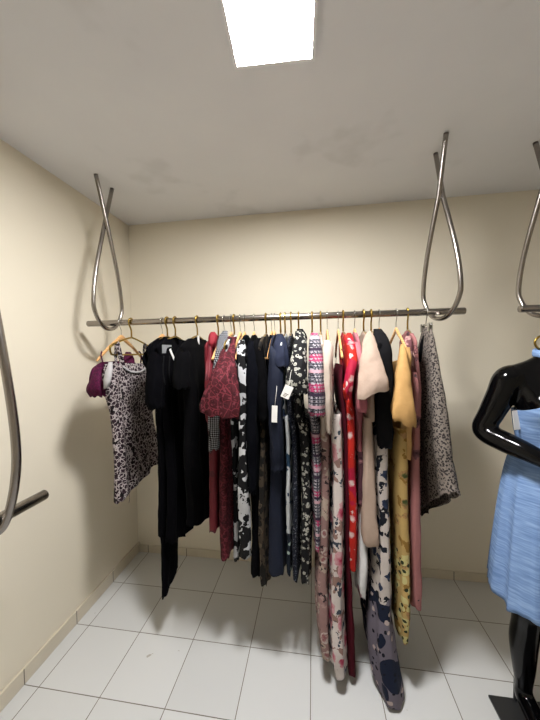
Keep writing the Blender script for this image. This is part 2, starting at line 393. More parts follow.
def ribbon(name, pts, wa, th, mat, parent):
    base = parent.location; pts = catmull([Vector(p)-base for p in pts], 6)
    return tube(name, pts, [(th, wa)]*len(pts), mat, parent, 8)

GARMENT = {}
def hx(px): return at_y(px, 323-(px-88)*11/377, RAIL_Y).x
NECKZ = 1.716
def body_st(x, kind, th, low, sw=.203, neck=.055):
    """shoulder line over the hanger arms, then the measured lower stations (py or z, near, far, x0, x1)"""
    if kind == 'wood': tip, mid = RAIL_Z-.195, RAIL_Z-.135
    else: tip, mid = RAIL_Z-.148, RAIL_Z-.112
    c = max(.0075, min(th, .010)); y = RAIL_Y
    st = [(NECKZ+.004, x-c*.8, x+c*.8, y-neck*.6, y+neck*.6), (NECKZ-.012, x-c, x+c, y-neck-.02, y+neck+.02), (mid, x-c, x+c, y-sw*.62, y+sw*.62),
          (tip, x-max(c, th*.7), x+max(c, th*.7), y-sw, y+sw), (tip-.035, x-th*.85, x+th*.85, y-sw-.006, y+sw+.006)]
    return st+low_st(x, low)
def low_st(x, low):
    out = []
    for s in low:
        h, un, uf, a0, a1 = s[:5]
        if a0 > 5:                       # near edge measured left and right
            y = RAIL_Y+un+.02; A, B = at_y(a0, h, y), at_y(a1, h, y); out.append(((A.z+B.z)/2, A.x, B.x, RAIL_Y+un, RAIL_Y+uf)+tuple(s[5:])); continue
        z = h if h < 5 else z_of(h, x+(a0+a1)/2, RAIL_Y+un)
        if z < 1.45: m, d = (a0+a1)/2, (a1-a0)/2*1.28; a0, a1 = m-d, m+d
        out.append((z, x+a0, x+a1, RAIL_Y+un, RAIL_Y+uf)+tuple(s[5:]))
    return out
def sleeve_st(rows):
    """rows: (py, px left, px right, depth y, half depth) measured on the hanging sleeve"""
    out = []
    for r in rows:
        py, l, rr, y, b = r[:5]
        A, B = at_y(l, py, y), at_y(rr, py, y)
        out.append(((A.z+B.z)/2, A.x, B.x, y-b, y+b, 0., (B.z-A.z)/max(.01, B.x-A.x)*0+(r[5] if len(r) > 5 else 0)))
    return out
def garment(px, name, cat, label, x=None, group=None):
    x = hx(px) if x is None else x
    t = thing(name, label, cat, (x, RAIL_Y, NECKZ), group); return t, x
def far_sleeve(t, x, th, z1, mat, k=5, out=.05, top=None):
    y = RAIL_Y+.175; z0 = (top or RAIL_Z-.15)-.01
    cloth('sleeve', [(z0, x-.006, x+.006, y-.03, y+.02), (z0-.05, x-th, x+th, y-.03, y+.03+out*.4), (z1, x-th*1.1, x+th*1.1, y-.03, y+.05+out)], mat, t, 32, k, .3, power=.75)
def tag(t, px, py, y, w, h, rot=0., mat='paper', name='price_tag', tilt=0.):
    c = at_y(px, py, y)-t.location
    o = box(name, (-w/2, -.0012, -h/2), (w/2, .0012, h/2), M[mat], t, .0006, tuple(c)); o.rotation_euler = (tilt, rot, 0)
    return o
def string(t, a, b, r=.0009, mat='paper', name='tag_string'):
    base = t.location
    return tube(name, [a-base, (a+b)/2-base+Vector((0, 0, -.004)), b-base], r, M[mat], t, 6)

# 1 magenta crop top -----------------------------------------------------------
hanger('wood', hx(121), 'wooden hanger at the far left of the rail, holding the magenta top', .0)
t, x = garment(121, 'crop_top', 'top', 'magenta lace crop top, leftmost garment, mostly behind the leopard-print dress')
cloth('bodice', low_st(x, [(1.585, -.17, .10, -.014, .014), (1.55, -.235, .14, -.02, .02), (1.49, -.25, .16, -.024, .022), (1.435, -.25, .17, -.022, .022)]), M['purple'], t, k=7)
cloth('cup', sleeve_st([(367, 97, 101, 1.39, .015), (377, 92, 104, 1.36, .03), (388, 88, 106, 1.35, .04), (396, 91, 106, 1.36, .03)]), M['purple'], t, 40, 5, .3, power=.75)
cloth('lining', sleeve_st([(362, 109, 112, 1.36, .010), (372, 106, 112, 1.34, .014), (382, 104, 110, 1.33, .014), (388, 104, 107, 1.33, .01)]), M['leoline'], t, 32, 4, .3, power=.75)
for s in (-1, 1):
    ribbon('strap', [(x, RAIL_Y+s*.17, 1.642), (x+.008, RAIL_Y+s*.185, 1.62), (x+.01, RAIL_Y+s*.17, 1.56)], .006, .002, M['purple'], t)
cloth('shoulder_frill', sleeve_st([(352, 126, 130, 1.62, .012), (360, 124, 133, 1.62, .03), (371, 123, 134, 1.61, .035)]), M['purple'], t, 32, 6, .4, ripple=.12, power=.75)
# 2 leopard dress --------------------------------------------------------------
hanger('brass', hx(131), 'brass hanger holding the leopard-print dress')
t, x = garment(131, 'dress', 'dress', 'short leopard-print strappy dress with uneven hem near the left end of the rail')
b = cloth('bodice', low_st(x, [(1.575, -.235, -.10, -.01, .01), (1.555, -.24, .20, -.014, .014), (1.50, -.25, .235, -.022, .024), (1.44, -.235, .235, -.026, .026), (1.30, -.19, .20, -.024, .024),
   (1.18, -.18, .20, -.026, .026), (1.0, -.185, .235, -.03, .03), (.90, -.19, .25, -.03, .03, .10), (.865, -.19, .255, -.03, .03, .20)]), M['leopard'], t, k=8, amp=.55)
for s in (-1, 1):
    yy = RAIL_Y+s*.135
    ribbon('strap', [(x-.006, yy, 1.565), (x-.008, yy, 1.63), (x, yy, RAIL_Z-.126), (x+.010, yy, 1.66), (x+.016, yy-s*.01, 1.60), (x+.018, yy-s*.035, 1.535)], .012, .002, M['leopard'], t)
ribbon('neckline_trim', [(x+.026, RAIL_Y-.12, 1.555), (x+.028, RAIL_Y-.06, 1.525), (x+.028, RAIL_Y+.02, 1.515), (x+.028, RAIL_Y+.08, 1.53), (x+.026, RAIL_Y+.12, 1.56)], .006, .003, M['leoline'], t)
cloth('bow', [(1.50, x+.026, x+.034, 1.585, 1.60), (1.485, x+.026, x+.040, 1.565, 1.625), (1.465, x+.026, x+.036, 1.57, 1.62)], M['leopard'], t, 24, 4, .3)
ribbon('loose_thread', [(x+.02, 1.50, .85), (x+.021, 1.503, .80), (x+.018, 1.50, .775)], .001, .001, M['leopard'], t)

# 3-6 black group --------------------------------------------------------------
def black_sleeve(t, rows, mat, k=5, amp=.3, nm='sleeve', ph=None, ripple=.03): return cloth(nm, sleeve_st(rows), mat, t, 44, k, amp, ph, ripple, .75)
hanger('wood', hx(162), 'wooden hanger under the black blouse beside the leopard-print dress')
t, x = garment(162, 'blouse', 'blouse', 'black blouse with wide elbow sleeve, right beside the leopard-print dress')
cloth('bodice', body_st(x, 'wood', .014, [(1.50, -.14, .19, -.015, .015), (1.35, -.10, .18, -.015, .015), (1.22, -.08, .18, -.015, .015)]), M['black'], t)
black_sleeve(t, [(343, 155, 160, 1.45, .02), (355, 150, 162, 1.42, .035), (375, 147, 163, 1.40, .045), (397, 146, 162, 1.385, .05), (408, 149, 163, 1.385, .045)], M['black'])
far_sleeve(t, x, .013, 1.40, M['black'])
hanger('brass', hx(167), 'brass hanger holding the black dress with the long tail')
t, x = garment(167, 'dress', 'dress', 'black dress with one long pointed tail reaching close to the floor')
cloth('bodice', body_st(x, 'brass', .019, [(1.50, -.16, .20, -.02, .02), (1.30, -.135, .18, -.02, .02), (1.0, -.13, .19, -.022, .022), (.75, -.13, .20, -.024, .024), (.62, -.13, .20, -.024, .024, -.0)], neck=.075), M['black'], t)
cloth('tail', low_st(x, [(.72, -.125, .16, -.02, .02), (.60, -.128, .10, -.018, .018), (.50, -.13, .055, -.016, .016), (.36, -.13, .045, -.014, .014, .2), (.295, -.13, .04, -.012, .012, .32)]), M['black'], t, k=4)
hanger('brass', hx(175), 'brass hanger above the pale neck label of a black dress')
t, x = garment(175, 'dress', 'dress', 'black dress with pale neck label, between the long-tailed dress and the V-neck dress')
cloth('bodice', body_st(x, 'brass', .024, [(1.50, -.16, .19, -.026, .026), (1.30, -.13, .19, -.026, .028), (1.0, -.13, .20, -.028, .032), (.70, -.14, .22, -.03, .036), (.60, -.15, .23, -.03, .04, -.12), (.545, -.15, .235, -.03, .042, -.25)]), M['black'], t, k=7, amp=.7, ripple=.02, open_front=(.05, .07, 1))
def at_x(px, py, X): d = ray(px, py); return EYE+d*(X/d.x)
c = at_x(167, 349, x+.017); o = box('neck_label', (-.001, -.050, -.022), (.001, .050, .022), M['grey_label'], t, 0, tuple(c-t.location))
ribbon('care_label', [at_x(170, 349, x+.021), at_x(172, 354, x+.026), at_x(175, 361, x+.030)], .010, .001, M['paper'], t)
for u in (164, 170):
    ribbon('tie', [at_x(u, 356, x+.026), at_x(u-1, 372, x+.029), at_x(u+1, 385, x+.030)], .005, .002, M['charcoal'], t)
far_sleeve(t, x, .02, 1.45, M['black'])
hanger('brass', hx(197), 'brass hanger with white neck strip inside the black V-neck dress')
t, x = garment(197, 'dress', 'dress', 'black short-sleeved V-neck dress hanging left of the red garments')
cloth('bodice', body_st(x, 'brass', .030, [(1.50, -.19, .20, -.034, .034), (1.30, -.16, .19, -.034, .034), (1.0, -.16, .20, -.04, .036), (.75, -.16, .21, -.042, .036, -.1), (.66, -.17, .21, -.042, .036, -.25)], neck=.045), M['black2'], t, k=6, amp=.6, open_front=(.05, .04, 1))
black_sleeve(t, [(346, 180, 187, 1.43, .02), (358, 175, 190, 1.41, .035), (378, 173, 190, 1.39, .04), (388, 173, 190, 1.385, .04)], M['black2'])
box('neck_label', (-.0012, -.012, -.03), (.0012, .012, .02), M['paper'], t, 0, (.006, 0, -.012))
far_sleeve(t, x, .025, 1.5, M['black2'])

# 7 crimson ------------------------------------------------------------------
hanger('brass', hx(218), 'brass hanger with coral frills, under the crimson dress')
t, x = garment(218, 'dress', 'dress', 'crimson satin dress with coral shoulder frill, partly behind the burgundy lace dress')
cloth('bodice', body_st(x, 'brass', .015, [(1.50, -.20, .19, -.016, .014), (1.30, -.19, .18, -.02, .014), (430,-.20,.19,207,217), (500,-.20,.19,207,219), (530,-.2,.2,208,219)]), M['crimson'], t, k=6)
cloth('shoulder_frill', sleeve_st([(332, 211, 215, 1.46, .010), (336, 209, 217, 1.45, .016), (343, 209, 216, 1.44, .016), (348, 210, 214, 1.44, .010)]), M['coral'], t, 32, 7, .4, ripple=.15, power=.75)
cloth('side_frill', sleeve_st([(345, 208, 212, 1.43, .010), (362, 206, 213, 1.41, .018), (376, 205, 211, 1.37, .016), (388, 205, 210, 1.37, .016)]), M['crimson'], t, 32, 6, .4, ripple=.12, power=.75)
# 8 houndstooth scarf ----------------------------------------------------------
hanger('wood', hx(224), 'wooden hanger holding the houndstooth scarf, silver hook only in view')
t, x = garment(224, 'scarf', 'scarf', 'black and white houndstooth scarf hanging in front of the crimson dress')
cloth('draped_length', sleeve_st([(331, 223, 228, 1.55, .008), (338, 219, 228, 1.48, .010), (352, 215, 224, 1.42, .012), (372, 212, 220, 1.385, .012), (395, 209, 218, 1.375, .012), (415, 208, 219, 1.37, .012), (438, 207, 219, 1.37, .012), (450, 208, 219, 1.37, .012, .25)]), M['houndstooth'], t, 32, 4, .25, power=.75)
cloth('back_length', [(1.712, x-.008, x+.008, 1.59, 1.62), (1.66, x-.008, x+.008, 1.64, 1.72), (1.50, x-.008, x+.008, 1.70, 1.80), (1.25, x-.008, x+.008, 1.70, 1.80)], M['houndstooth'], t, 32, 4, .25)
# 9 burgundy lace ----------------------------------------------------------------
hanger('wood', hx(231), 'wooden hanger holding the burgundy lace dress')
t, x = garment(231, 'dress', 'dress', 'burgundy lace dress with a wide flounce across the bust')
cloth('bodice', body_st(x, 'wood', .0085, [(1.50, -.19, .18, -.012, .009), (1.30, -.19, .17, -.020, .009), (430,-.19,.17,217,229), (500,-.19,.18,217,230), (540,-.195,.18,218,232), (558,-.195,.19,219,232)]), M['burgundy'], t, k=6, amp=.45)
cloth('flounce', sleeve_st([(337, 226, 236, 1.50, .015), (346, 222, 235, 1.45, .02), (358, 219, 235, 1.39, .035), (374, 213, 237, 1.33, .045), (392, 206, 242, 1.305, .048), (406, 203, 244, 1.30, .048), (415, 205, 244, 1.30, .045, -.12)]), M['burgundy'], t, 64, 7, .25, ripple=.06, power=.9)

# 10-13 black and white / black ---------------------------------------------------
hanger('brass', hx(234), 'brass hanger holding the bold black and white floral dress')
t, x = garment(234, 'dress', 'dress', 'bold black and white floral dress beside the burgundy lace dress', x=hx(234)+.012)
cloth('bodice', body_st(x, 'brass', .009, [(1.50, -.17, .18, -.009, .011), (1.30, -.13, .17, -.010, .012), (1.0, -.12, .18, -.012, .016), (.75, -.12, .19, -.014, .022), (560, -.12, .19, -.014, .026)]), M['bwfloral'], t, k=6)
cloth('shoulder_fall', sleeve_st([(340, 239, 244, 1.46, .012), (350, 237, 246, 1.42, .02), (380, 238, 247, 1.40, .02), (440, 239, 247, 1.395, .018), (500, 238, 250, 1.395, .02), (556, 238, 251, 1.395, .02)]), M['bwfloral'], t, 32, 4, .3)
hanger('wood', hx(240), 'wooden hanger with bare near arm, right of the burgundy lace dress', .02)
t, x = garment(240, 'slip_dress', 'dress', 'thin black strappy slip dress behind the black and white floral dress', x=hx(240)+.002)
cloth('bodice', low_st(x, [(1.55, -.12, .14, -.006, .006), (1.45, -.13, .15, -.008, .008), (1.2, -.10, .14, -.008, .008), (.82, -.10, .16, -.008, .010)]), M['black2'], t)
for s in (-1, 1):
    ribbon('strap', [(x, RAIL_Y+s*.115, 1.55), (x, RAIL_Y+s*.115, 1.60), (x, RAIL_Y+s*.105, 1.69)], .004, .0015, M['black2'], t)
hanger('wood', hx(244.5), 'wooden hanger over the black cardigan with the pointed shoulder')
t, x = garment(244.5, 'cardigan', 'cardigan', 'black cardigan with long near sleeve right of the bold black and white floral dress', x=hx(244.5)+.008)
cloth('bodice', body_st(x, 'wood', .012, [(1.50, -.18, .18, -.012, .014), (1.30, -.16, .17, -.013, .016), (1.05, -.15, .18, -.014, .018), (.93, -.15, .18, -.014, .018)]), M['ink'], t)
black_sleeve(t, [(341, 248, 256, 1.46, .02), (354, 246, 259, 1.42, .03), (390, 246, 259, 1.39, .032), (440, 247, 259, 1.39, .03), (492, 248, 257, 1.39, .026)], M['ink'])
hanger('wood', hx(254), 'wooden hanger over the long black dress right of the black cardigan')
t, x = garment(254, 'dress', 'dress', 'long plain black dress right of the black cardigan')
cloth('bodice', body_st(x, 'wood', .022, [(1.50, -.18, .18, -.022, .024), (1.30, -.17, .17, -.022, .026), (430,-.17,.18,247,262), (500,-.17,.18,249,262), (573,-.17,.19,249,262)]), M['black2'], t, k=8)
black_sleeve(t, [(338, 255, 262, 1.46, .02), (350, 254, 264, 1.42, .03), (385, 256, 268, 1.40, .03), (420, 258, 269, 1.40, .028)], M['black2'])
hanger('brass', hx(266), 'brass hanger in front of the pair of pale wooden hangers, holding the brown floral dress')
t, x = garment(266, 'dress', 'dress', 'black dress with dull brown leaf print and ragged hem, left of the plain navy dress')
cloth('bodice', body_st(x, 'brass', .017, [(1.50, -.16, .18, -.018, .014), (1.30, -.16, .17, -.022, .012), (450,-.19,.18,258,267), (520,-.195,.18,257,268), (575,-.20,.19,257,270,.1), (580,-.20,.19,258,270,.1)]), M['darkfloral'], t, k=8, amp=.6, ripple=.02)
# 14-17 navy group -------------------------------------------------------------------
hanger('wood', hx(271.5), 'left of two pale wooden hangers side by side above the navy dress')
t, x = garment(271.5, 'blouse', 'blouse', 'blue-black blouse squeezed between the brown floral dress and the navy dress')
cloth('bodice', body_st(x, 'wood', .0075, [(1.50, -.17, .18, -.008, .007), (1.25, -.15, .17, -.008, .007), (1.02, -.15, .18, -.008, .007)]), M['ink'], t)
hanger('wood', hx(274.5), 'right of two pale wooden hangers side by side above the navy dress')
t, x = garment(274.5, 'dress', 'dress', 'long plain navy dress with a white price tag in the middle of the rail')
cloth('bodice', body_st(x, 'wood', .0085, [(1.50, -.19, .18, -.008, .012), (1.30, -.18, .17, -.008, .014), (430,-.19,.18,268,281), (500,-.20,.18,267,285), (560,-.21,.20,266,289), (573,-.21,.20,266,289)]), M['navy'], t, k=6)
black_sleeve(t, [(346, 270, 279, 1.44, .02), (356, 269, 284, 1.39, .03), (395, 269, 284, 1.375, .035), (450, 270, 284, 1.375, .032), (470, 270, 283, 1.38, .03)], M['navy'], ripple=.02)
tag(t, 274.5, 414, 1.325, .026, .078, .05); string(t, at_y(274.8, 406, 1.325), at_y(277, 385, 1.342))
hanger('brass', hx(280.5), 'brass hanger holding the navy cotton top, left of the brass trio')
t, x = garment(280.5, 'top', 'top', 'navy cotton top with short folded sleeve above the plain navy dress')
cloth('bodice', body_st(x, 'brass', .012, [(1.50, -.18, .18, -.012, .012), (1.30, -.16, .17, -.012, .012), (1.15, -.16, .17, -.012, .012)]), M['navy2'], t)
black_sleeve(t, [(334, 277, 283, 1.49, .02), (342, 275, 287, 1.44, .035), (354, 273, 290, 1.40, .042), (366, 273, 291, 1.385, .042, -.25)], M['navy2'])
hanger('brass', hx(285), 'brass hanger holding the white floral dress, middle of the brass trio')
t, x = garment(285, 'dress', 'dress', 'white and blue floral dress showing as a pale strip right of the navy dress')
cloth('bodice', body_st(x, 'brass', .013, [(1.50, -.17, .18, -.012, .014), (1.30, -.17, .17, -.012, .014), (420,-.19,.18,284,290), (500,-.20,.18,285,292), (565,-.20,.20,286,293), (573,-.20,.20,287,293)]), M['whitefloral'], t, k=5)
hanger('brass', hx(291), 'brass hanger holding the dotted navy dress, right of the brass trio')
t, x = garment(291, 'dress', 'dress', 'dark navy dress with fine pale dots left of the grey floral dress')
cloth('bodice', body_st(x, 'brass', .015, [(1.50, -.18, .18, -.016, .016), (1.30, -.17, .17, -.016, .016), (430,-.185,.18,290,298), (500,-.20,.18,291,299), (570,-.20,.19,291,300), (580,-.20,.19,292,300)]), M['navydot'], t, k=6)
# 18 grey floral with ruffled sleeve ----------------------------------------------------
hanger('brass', hx(298.5), 'brass hanger holding the black and grey floral dress with ruffled shoulder')
t, x = garment(298.5, 'dress', 'dress', 'black and grey small-floral dress with ruffled sleeve and a white price tag')
cloth('bodice', body_st(x, 'brass', .020, [(1.50, -.19, .18, -.020, .022), (1.30, -.18, .17, -.018, .024), (430,-.19,.18,298,311), (500,-.20,.18,299,312), (572,-.205,.19,299,313), (582,-.205,.19,300,313)]), M['greyfloral'], t, k=6, amp=.5)
cloth('sleeve', sleeve_st([(331, 295, 303, 1.46, .015), (340, 293, 306, 1.42, .03), (360, 289, 307, 1.36, .045), (378, 284, 307, 1.335, .055), (393, 286, 309, 1.335, .05, .1)]), M['greyfloral'], t, 48, 6, .3, ripple=.07, power=.75)
cloth('shoulder_ruffle', sleeve_st([(329, 297, 303, 1.49, .01), (334, 299, 306, 1.47, .015), (340, 301, 307, 1.46, .015)]), M['black2'], t, 32, 6, .4, ripple=.15, power=.75)
tg = tag(t, 287, 392, 1.27, .038, .058, .42)
bm = bmesh.new()
for q in range(3): box_bm(bm, (-.010, -.0016, -.010-q*.006), (.011-q*.004, -.0011, -.0075-q*.006))
me = bpy.data.meshes.new('printed_lines'); bm.to_mesh(me); bm.free(); link('printed_lines', me, M['steel'], tg, smooth=False)
string(t, at_y(288.5, 386, 1.27), at_y(291, 372, 1.300))
# 19-21 -----------------------------------------------------------------------------------
hanger('brass', hx(312), 'brass hanger holding the pink and grey geometric dress')
t, x = garment(312, 'dress', 'dress', 'pink and grey geometric-print dress with banded sleeve, middle of the rail')
cloth('bodice', body_st(x, 'brass', .020, [(1.50, -.19, .18, -.022, .022), (1.30, -.19, .17, -.016, .026), (430,-.20,.18,310,323), (500,-.225,.19,311,323), (540,-.225,.19,312,322), (549,-.22,.19,313,321)]), M['tribal'], t, k=5)
cloth('sleeve', sleeve_st([(333, 311, 318, 1.47, .015), (342, 309, 321, 1.42, .03), (365, 308, 323, 1.37, .04), (395, 307, 325, 1.345, .048), (414, 307, 325, 1.34, .05, -.2)]), M['tribal'], t, 48, 5, .25, ripple=.03, power=.75)
hanger('brass', hx(320.5), 'brass hanger holding the dress with cream top and dusty mauve floral skirt')
t, x = garment(320.5, 'dress', 'dress', 'maxi dress with cream satin top and dusty mauve floral skirt nearly reaching the floor')
cloth('bodice', body_st(x, 'brass', .016, [(1.50, -.19, .18, -.016, .018), (1.30, -.19, .17, -.018, .02), (1.20, -.20, .17, -.018, .02)]), M['cream'], t)
cloth('sleeve', sleeve_st([(340, 324, 331, 1.45, .015), (350, 322, 334, 1.41, .03), (375, 321, 333, 1.37, .035), (405, 323, 333, 1.355, .035), (432, 326, 331, 1.36, .02)]), M['cream'], t, 40, 4, .35, power=.75)
cloth('skirt', low_st(x, [(1.23,-.18,.17,-.02,.02), (440,-.19,.17,318,331), (520,-.205,.18,317,331), (600,-.22,.19,315,332), (640,-.23,.19,316,332), (657,-.23,.19,319,332)]), M['mauvefloral'], t, k=6, amp=.5)
hanger('wood', hx(327), 'wooden hanger holding the blush rose floral maxi dress by thin straps')
t, x = garment(327, 'dress', 'dress', 'blush maxi dress with large red roses hanging from thin straps, hem near the floor')
cloth('bodice', low_st(x, [(1.56, -.215, .16, -.008, .020), (1.50, -.22, .18, -.014, .026), (1.30,-.20,.17,-.014,.028), (420,-.21,.17,330,345), (520,-.225,.18,329,346), (600,-.245,.19,328,348), (650,-.255,.19,326,349), (674,-.25,.19,329,349)]), M['blushfloral'], t, k=5, amp=.45)
for s in (-1, 1):
    ribbon('strap', [(x+.006, RAIL_Y+s*.185, 1.555), (x+.006, RAIL_Y+s*.185, 1.60), (x+.003, RAIL_Y+s*.175, 1.630), (x-.006, RAIL_Y+s*.18, 1.59)], .006, .0016, M['cream'], t)
hanger('wood', hx(338), 'wooden hanger holding the maroon slip dress by thin straps')
t, x = garment(338, 'slip_dress', 'dress', 'long plain maroon slip dress on thin straps between the rose floral and red floral dresses')
cloth('bodice', low_st(x, [(1.55, -.20, .16, -.012, .010), (1.45, -.21, .18, -.022, .010), (450,-.19,.17,343,350), (560,-.20,.18,345,352), (640,-.21,.18,346,356), (674,-.21,.18,347,358)]), M['maroon'], t, k=5)
for s in (-1, 1):
    ribbon('strap', [(x, RAIL_Y+s*.185, 1.55), (x+.004, RAIL_Y+s*.185, 1.60), (x, RAIL_Y+s*.175, 1.632), (x-.004, RAIL_Y+s*.18, 1.58)], .004, .0015, M['maroon'], t)
hanger('brass', hx(343), 'brass hanger holding the red floral dress')
t, x = garment(343, 'dress', 'dress', 'bright red floral dress with ruffled sleeve between the maroon slip and the pink blouse')
cloth('bodice', body_st(x, 'brass', .015, [(1.50, -.19, .18, -.012, .018), (420,-.20,.17,345,357), (500,-.21,.18,345,359), (555,-.21,.18,346,359), (568,-.21,.18,347,359)]), M['redfloral'], t, k=5)
cloth('sleeve', sleeve_st([(333, 347, 351, 1.46, .015), (340, 344, 354, 1.42, .03), (360, 347, 357, 1.37, .03), (378, 344, 354, 1.34, .03), (390, 342, 352, 1.335, .03), (399, 344, 351, 1.34, .02)]), M['redfloral'], t, 40, 5, .3, ripple=.06, power=.75)
hanger('wood', hx(354.5), 'wooden hanger shared by the pink blouse and the white dress under it')
t, x = garment(354.5, 'blouse', 'blouse', 'pink blouse with hanging sleeve between the red floral dress and the beige dress')
cloth('bodice', body_st(x, 'wood', .016, [(1.50, -.17, .18, -.018, .016), (1.30, -.17, .17, -.018, .016), (1.12, -.17, .18, -.018, .016)]), M['pink'], t)
cloth('sleeve', sleeve_st([(342, 354, 359, 1.44, .015), (355, 355, 364, 1.39, .025), (380, 356, 366, 1.37, .03), (404, 355, 366, 1.36, .03), (411, 357, 365, 1.36, .025, -.5)]), M['pink'], t, 40, 4, .35, power=.75)
cloth('lower_panel', low_st(x, [(1.14, -.175, .17, -.02, .014), (1.0, -.18, .17, -.02, .014), (.88, -.18, .17, -.02, .014)]), M['mulberry'], t)
t, x = garment(354.5, 'dress', 'dress', 'white dress with a few dark red blossoms, hem showing below the beige dress', x=hx(354.5))
cloth('skirt', low_st(x, [(.86, -.17, .17, -.012, .014), (530,-.18,.17,355,368), (570,-.20,.17,354,369), (595,-.20,.17,356,368,0,-.3)]), M['whitespot'], t, k=5, amp=.45)
cloth('bodice', [(1.602, x-.004, x+.004, 1.46, 1.74), (1.45, x-.006, x+.006, 1.46, 1.75), (.88, x-.010, x+.010, 1.45, 1.76), (.84, x-.012, x+.013, 1.44, 1.77)], M['whitespot'], t)
# 26 beige ------------------------------------------------------------------------------------
hanger('brass', hx(363.5), 'brass hanger holding the beige dress')
t, x = garment(363.5, 'dress', 'dress', 'beige linen dress with a wide flaring cap sleeve')
cloth('bodice', body_st(x, 'brass', .018, [(1.50, -.19, .18, -.018, .018), (1.30, -.20, .17, -.020, .018), (420,-.20,.18,361,374), (480,-.215,.18,360,380), (535,-.225,.18,358,387), (544,-.22,.18,361,385)]), M['beige'], t, k=4, amp=.4)
cloth('sleeve', sleeve_st([(331, 368, 371, 1.48, .010), (336, 365, 374, 1.44, .02), (350, 362, 379, 1.385, .032, .1), (370, 359, 385, 1.345, .040, .3), (386, 357, 390, 1.325, .044, .38), (394, 357, 391, 1.32, .044, .42)]), M['beige'], t, 56, 3, .25, power=.8)
# 27 black jacket, 28 navy bloom maxi ---------------------------------------------------------
hanger('brass', hx(371), 'brass hanger holding the charcoal jacket')
t, x = garment(371, 'jacket', 'jacket', 'charcoal jacket with long sleeve hanging behind the beige dress')
cloth('bodice', body_st(x, 'brass', .017, [(1.50, -.18, .19, -.016, .018), (1.30, -.18, .18, -.012, .018), (1.17, -.19, .19, -.008, .018)]), M['charcoal'], t)
cloth('sleeve', sleeve_st([(329, 373, 381, 1.50, .015), (336, 373, 386, 1.45, .028), (352, 375, 391, 1.42, .035), (385, 377, 394, 1.415, .036), (420, 376, 394, 1.41, .036), (446, 377, 393, 1.41, .034)]), M['charcoal'], t, 48, 4, .25, power=.75)
hanger('wood', hx(379), 'pale wooden hanger showing its arm between charcoal jacket and apricot dress')
t, x = garment(379, 'dress', 'dress', 'floor-length ivory dress with navy blooms, longest dress on the rail')
cloth('bodice', low_st(x, [(1.60, -.12, .15, -.008, .008), (1.50, -.17, .18, -.014, .016), (1.32, -.19, .17, -.024, .018), (445,-.20,.17,374,392), (520,-.215,.18,374,392), (600,-.24,.18,373,396), (640,-.26,.18,371,401), (685,-.275,.18,373,408), (703,-.28,.18,377,408)]), M['navybloom'], t, k=5, amp=.45)
for s in (-1, 1):
    ribbon('strap', [(x, RAIL_Y+s*.10, 1.59), (x+.003, RAIL_Y+s*.115, 1.65), (x, RAIL_Y+s*.11, 1.683), (x-.003, RAIL_Y+s*.11, 1.63)], .005, .0015, M['black2'], t)
# 29 apricot ------------------------------------------------------------------------------------
hanger('wood', hx(396), 'wooden hanger with silver hook holding the apricot dress')
t, x = garment(396, 'dress', 'dress', 'apricot dress with folded cap sleeve and yellow floral skirt')
cloth('bodice', low_st(x, [(1.635, -.20, -.155, -.008, .010), (1.58, -.215, -.10, -.016, .018), (1.52, -.21, .19, -.018, .020), (1.30, -.20, .18, -.018, .018), (1.12, -.195, .18, -.02, .016)]), M['yellow'], t, k=4)
cloth('sleeve', sleeve_st([(344, 401, 404, 1.41, .010), (354, 399, 407, 1.38, .02), (375, 396, 411, 1.35, .03), (400, 393, 415, 1.33, .038, .0), (416, 391, 418, 1.325, .040, -.15), (423, 392, 418, 1.325, .038, -.3)]), M['yellow'], t, 48, 3, .3, power=.8)
cloth('far_shoulder', [(1.628, x-.008, x+.008, 1.755, 1.80), (1.57, x-.018, x+.014, 1.72, 1.82), (1.45, x-.020, x+.014, 1.70, 1.84), (1.2, x-.022, x+.014, 1.70, 1.82)], M['yellow'], t, 40, 4, .3)
cloth('skirt', low_st(x, [(1.15,-.19,.18,-.022,.016), (430,-.195,.18,395,411), (500,-.20,.18,396,411), (580,-.215,.18,396,412), (630,-.22,.18,397,412), (640,-.22,.18,399,411)]), M['yellowfloral'], t, k=5, amp=.5)
# 30 dusty rose -----------------------------------------------------------------------------------
hanger('brass', hx(407.5), 'brass hanger holding the dusty rose dress, rightmost of the brass hangers').scale.y = .6
t, x = garment(407.5, 'dress', 'dress', 'dusty rose dress with sparse dark blossoms left of the grey basket-print skirt')
cloth('bodice', body_st(x, 'brass', .014, [(1.50, -.16, .18, -.020, .016), (1.30, -.17, .18, -.024, .014), (400,-.17,.18,410,421), (500,-.19,.19,410,423), (590,-.195,.19,408,424), (606,-.19,.19,409,423)], sw=.13, neck=.04), M['rose'], t, k=5)
cloth('shoulder_panel', sleeve_st([(336, 406, 411, 1.50, .012), (346, 404, 413, 1.47, .018), (365, 407, 414, 1.45, .02), (385, 410, 416, 1.43, .018)]), M['mauveprint'], t, 32, 4, .4, power=.75)
cloth('sleeve', sleeve_st([(372, 412, 417, 1.42, .01), (385, 411, 419, 1.41, .02), (404, 410, 420, 1.40, .022), (412, 412, 418, 1.40, .016)]), M['rose'], t, 32, 4, .3, power=.75)
for dy in (-1, 1):
    ribbon('bow_loop', [at_y(412, 352, 1.445), at_y(414+dy, 348+dy*2, 1.43), at_y(417, 350+dy*3, 1.425), at_y(413, 353, 1.44)], .003, .0015, M['mauveprint'], t)
ribbon('bow_tail', [at_y(413, 353, 1.44), at_y(416, 362, 1.425), at_y(416, 374, 1.42)], .003, .0015, M['mauveprint'], t)
